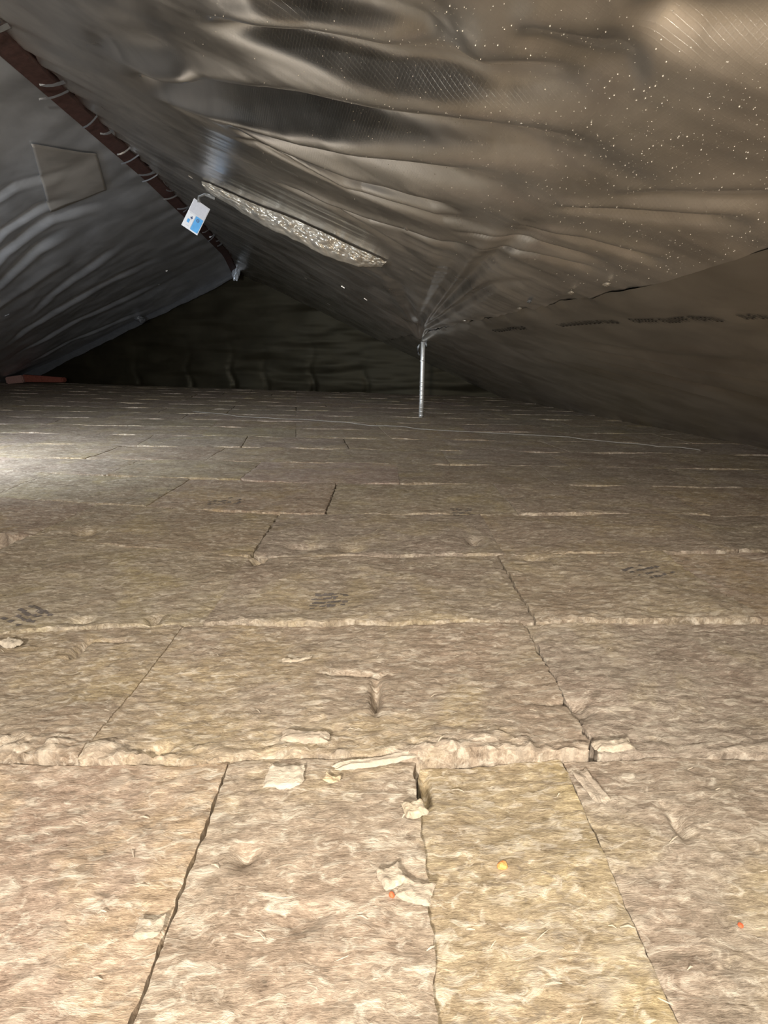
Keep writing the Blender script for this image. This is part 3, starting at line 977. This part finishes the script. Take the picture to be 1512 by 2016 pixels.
# ------------------------------------------------------------------ thread lying across the slabs
tp = [(-2.64, 7.81), (-1.808, 7.268), (-0.986, 7.003), (0.023, 6.475), (0.784, 5.999), (1.552, 5.807), (2.164, 5.342), (2.54, 5.107), (2.777, 4.858)]
ts = []
for k in range(81):
    f = k / 80 * (len(tp) - 1); i = min(int(f), len(tp) - 2); g = f - i
    x = tp[i][0] + (tp[i + 1][0] - tp[i][0]) * g; y = tp[i][1] + (tp[i + 1][1] - tp[i][1]) * g + .03 * math.sin(k * .35)
    ts.append((x, y, top_z(x, y)[0] + 0.010))
vs, fs = tube(ts, 0.0042, 6)
setp(mesh_obj('thread', vs, fs, M_THREAD), 'long pale thread lying across the far insulation slabs', 'thread')

# ------------------------------------------------------------------ ink stamps on slabs
INK = [(-.185, 1.735, .10, .085, 0.0, 'three rows'), (-1.131, 1.61, .12, .09, -.5, ''), (1.007, 1.993, .13, .11, 0.5, ''), (.412, 2.831, .09, .11, 0.0, ''), (-.90, 3.05, .16, .10, .2, '')]
for k, (x, y, wx, wy, rot, _) in enumerate(INK):
    z, so = top_z(x, y)
    if not so:
        continue
    vs = []; fs = []
    r = np.random.RandomState(70 + k)
    for row in range(4):
        for c in range(7):
            if r.rand() < .30:
                continue
            lx = (c / 6 - .5) * wx; ly = (row / 3 - .5) * wy
            for _q in range(2):
                ox, oy = lx + r.randn() * .003, ly + r.randn() * .004
                w = .011 * r.uniform(.4, 1.2); hh = .006 * r.uniform(.4, 1.3)
                q = []
                for sx, sy in ((-1, -1), (1, -1), (1, 1), (-1, 1)):
                    gx_, gy_ = ox + sx * w, oy + sy * hh
                    X = x + gx_ * math.cos(rot) - gy_ * math.sin(rot); Yq = y + gx_ * math.sin(rot) + gy_ * math.cos(rot)
                    q.append((X - so.location.x, Yq - so.location.y, top_z(X, Yq)[0] + .0022 - so.location.z))
                k0 = len(vs); vs += q; fs.append([k0, k0 + 1, k0 + 2, k0 + 3])
    o = mesh_obj('ink_stamp', vs, fs, M_INK, so, smooth=False)
    setp(o, 'faded dark ink stamp printed on the wool', kind='stuff')


# ------------------------------------------------------------------ loose scraps of wool
def scrap(label, x, y, lx, ly, th, rot, seed, mat=None, curl=.01, tintc=(1.0, 0.96, 0.88), torn=.42):
    r = np.random.RandomState(seed); nu, nv = 26, 18
    vs = []; tz = top_z(x, y)[0]
    for side in (1, -1):
        for j in range(nv):
            for i in range(nu):
                u = i / (nu - 1) * 2 - 1; v = j / (nv - 1) * 2 - 1
                e = 1 + .16 * float(fbm(math.atan2(v, u) * 1.6 + seed, max(abs(u), abs(v)) * 1.2, 3, seed))
                # rounded rectangle
                px, py = u * lx * e, v * ly * e
                rim = min(1, (1 - max(abs(u), abs(v)) ** 5) + .0)
                X = x + px * math.cos(rot) - py * math.sin(rot); Yq = y + px * math.sin(rot) + py * math.cos(rot)
                base = tz + .004 + curl * (u * u * .6 + v * v * .3) + .0035 * float(fbm(px * 90, py * 90 + seed, 3, seed + 3))
                zz = base + (th * rim if side == 1 else 0)
                vs.append((X - x, Yq - y, zz - tz))
    n1 = nu * nv
    f1 = grid_faces(nu, nv); f2 = f1[:, ::-1] + n1
    idx = np.arange(n1).reshape(nv, nu)
    ringi = np.concatenate([idx[0, :], idx[1:, -1], idx[-1, -2::-1], idx[-2:0:-1, 0]])
    side_f = [[int(ringi[(k + 1) % len(ringi)]), int(ringi[k]), int(ringi[k]) + n1, int(ringi[(k + 1) % len(ringi)]) + n1] for k in range(len(ringi))]
    o = mesh_obj('wool_scrap', vs, f1.tolist() + f2.tolist() + side_f, mat or M_WOOL, loc=(x, y, tz))
    o.color = (*tintc, 1)
    at = o.data.attributes.new('torn', 'FLOAT', 'POINT')
    at.data.foreach_set('value', np.full(len(vs), torn, np.float32))
    setp(o, label, 'insulation scrap', 'loose scraps of wool on the slabs')
    return o


scrap('pale squarish wool scrap lying just behind the long dark joint', -.191, .902, .036, .030, .010, .02, 301, torn=.85, tintc=(1.2, 1.15, 1.05))
scrap('long curled wool sliver along the torn front edge of a slab', -.015, .948, .085, .010, .012, .22, 302, curl=.012, torn=.65)
scrap('small pale wool scrap lying at the far left beside a gap', -1.062, 1.430, .032, .018, .016, -.35, 303, torn=.8)
scrap('pale wool flake right beside the long dark joint', -.337, .612, .019, .015, .006, .1, 304)
scrap('pale speckled wool tuft touching the small red crumb', .012, .688, .020, .018, .012, .4, 305)
scrap('ragged wool flake just right of the tuft with the red crumb', .048, .664, .026, .018, .010, -.3, 306)
scrap('curled wool tuft at the front corner of the right slab', .47, .975, .042, .014, .014, .1, 307)
scrap('lumpy pale wool piece on the torn slab edge at middle', -.165, 1.005, .05, .016, .014, -.1, 308)
scrap('thin wool sliver lying alone on the middle left slab', -.235, 1.345, .040, .006, .008, .25, 309)
scrap('small wool lump on the yellow slab corner', .055, .822, .020, .017, .014, .3, 310)
scrap('flat greyish wool scrap beside the joint of the right foreground slabs', .395, .885, .016, .04, .008, .25, 311, tintc=(1, .95, .9))
scrap('yellowish wool flake just right of the squarish scrap', -.10, .898, .016, .009, .006, -.3, 312, tintc=(1.2, 1.05, .75))


# orange and red crumbs
def crumb(label, name, x, y, r, mat, seed):
    bm = bmesh.new(); bmesh.ops.create_icosphere(bm, subdivisions=2, radius=1)
    rr = np.random.RandomState(seed); d = rr.randn(8, 3); d /= np.linalg.norm(d, axis=1, keepdims=True)
    for v in bm.verts:
        n = np.array(v.co); v.co = Vector(n * (0.75 + .4 * (d @ n).max() ** 3)) * r; v.co.z *= .7
    me = bpy.data.meshes.new(name); bm.to_mesh(me); bm.free(); me.materials.append(mat)
    o = bpy.data.objects.new(name, me); COL.objects.link(o)
    o.location = (x, y, top_z(x, y)[0] + r * .45)
    setp(o, label, 'crumb')


crumb('orange foam crumb lying on the yellow foreground slab', 'foam_crumb', .192, .720, .0085, M_ORANGE, 1)
crumb('tiny red crumb beside the pale speckled tuft', 'foam_crumb', .012, .664, .0050, M_RED2, 2)
crumb('tiny red crumb lying alone at the right edge', 'foam_crumb', .520, .622, .0038, M_RED2, 3)

# ------------------------------------------------------------------ short loose fibres: nobody could count them
fv = []; ff = []
rs = np.random.RandomState(9)
sl = [(k, o) for k, o in SLABS.items() if 2 <= k[0] <= 6]
for q in range(160):
    y = 0.45 + 2.9 * rs.rand() ** 1.5; x = rs.uniform(-.75, .75) * (y + .3)
    z, so = top_z(x, y)
    if not so:
        continue
    a = rs.normal(0, .5); L = rs.uniform(.004, .013); w = rs.uniform(.0006, .0016)
    c, s = math.cos(a), math.sin(a); lift = rs.uniform(.001, .007)
    k0 = len(fv)
    for (l, ww, dz) in ((-L, .4, 0.001), (0, 1, lift), (L, .3, lift * .6)):
        fv.append((x + l * c - ww * w * s, y + l * s + ww * w * c, z + dz)); fv.append((x + l * c + ww * w * s, y + l * s - ww * w * c, z + dz - .0006))
    ff += [[k0, k0 + 1, k0 + 3, k0 + 2], [k0 + 2, k0 + 3, k0 + 5, k0 + 4]]
o = mesh_obj('loose_fibres', fv, ff, M_WOOL, floor)
o.color = (1.2, 1.12, .98, 1)
at = o.data.attributes.new('torn', 'FLOAT', 'POINT'); at.data.foreach_set('value', np.full(len(fv), .7, np.float32))
setp(o, 'short loose wool fibres standing off the slabs', kind='stuff')

for s_, par in ((o, floor),):
    s_.parent = par
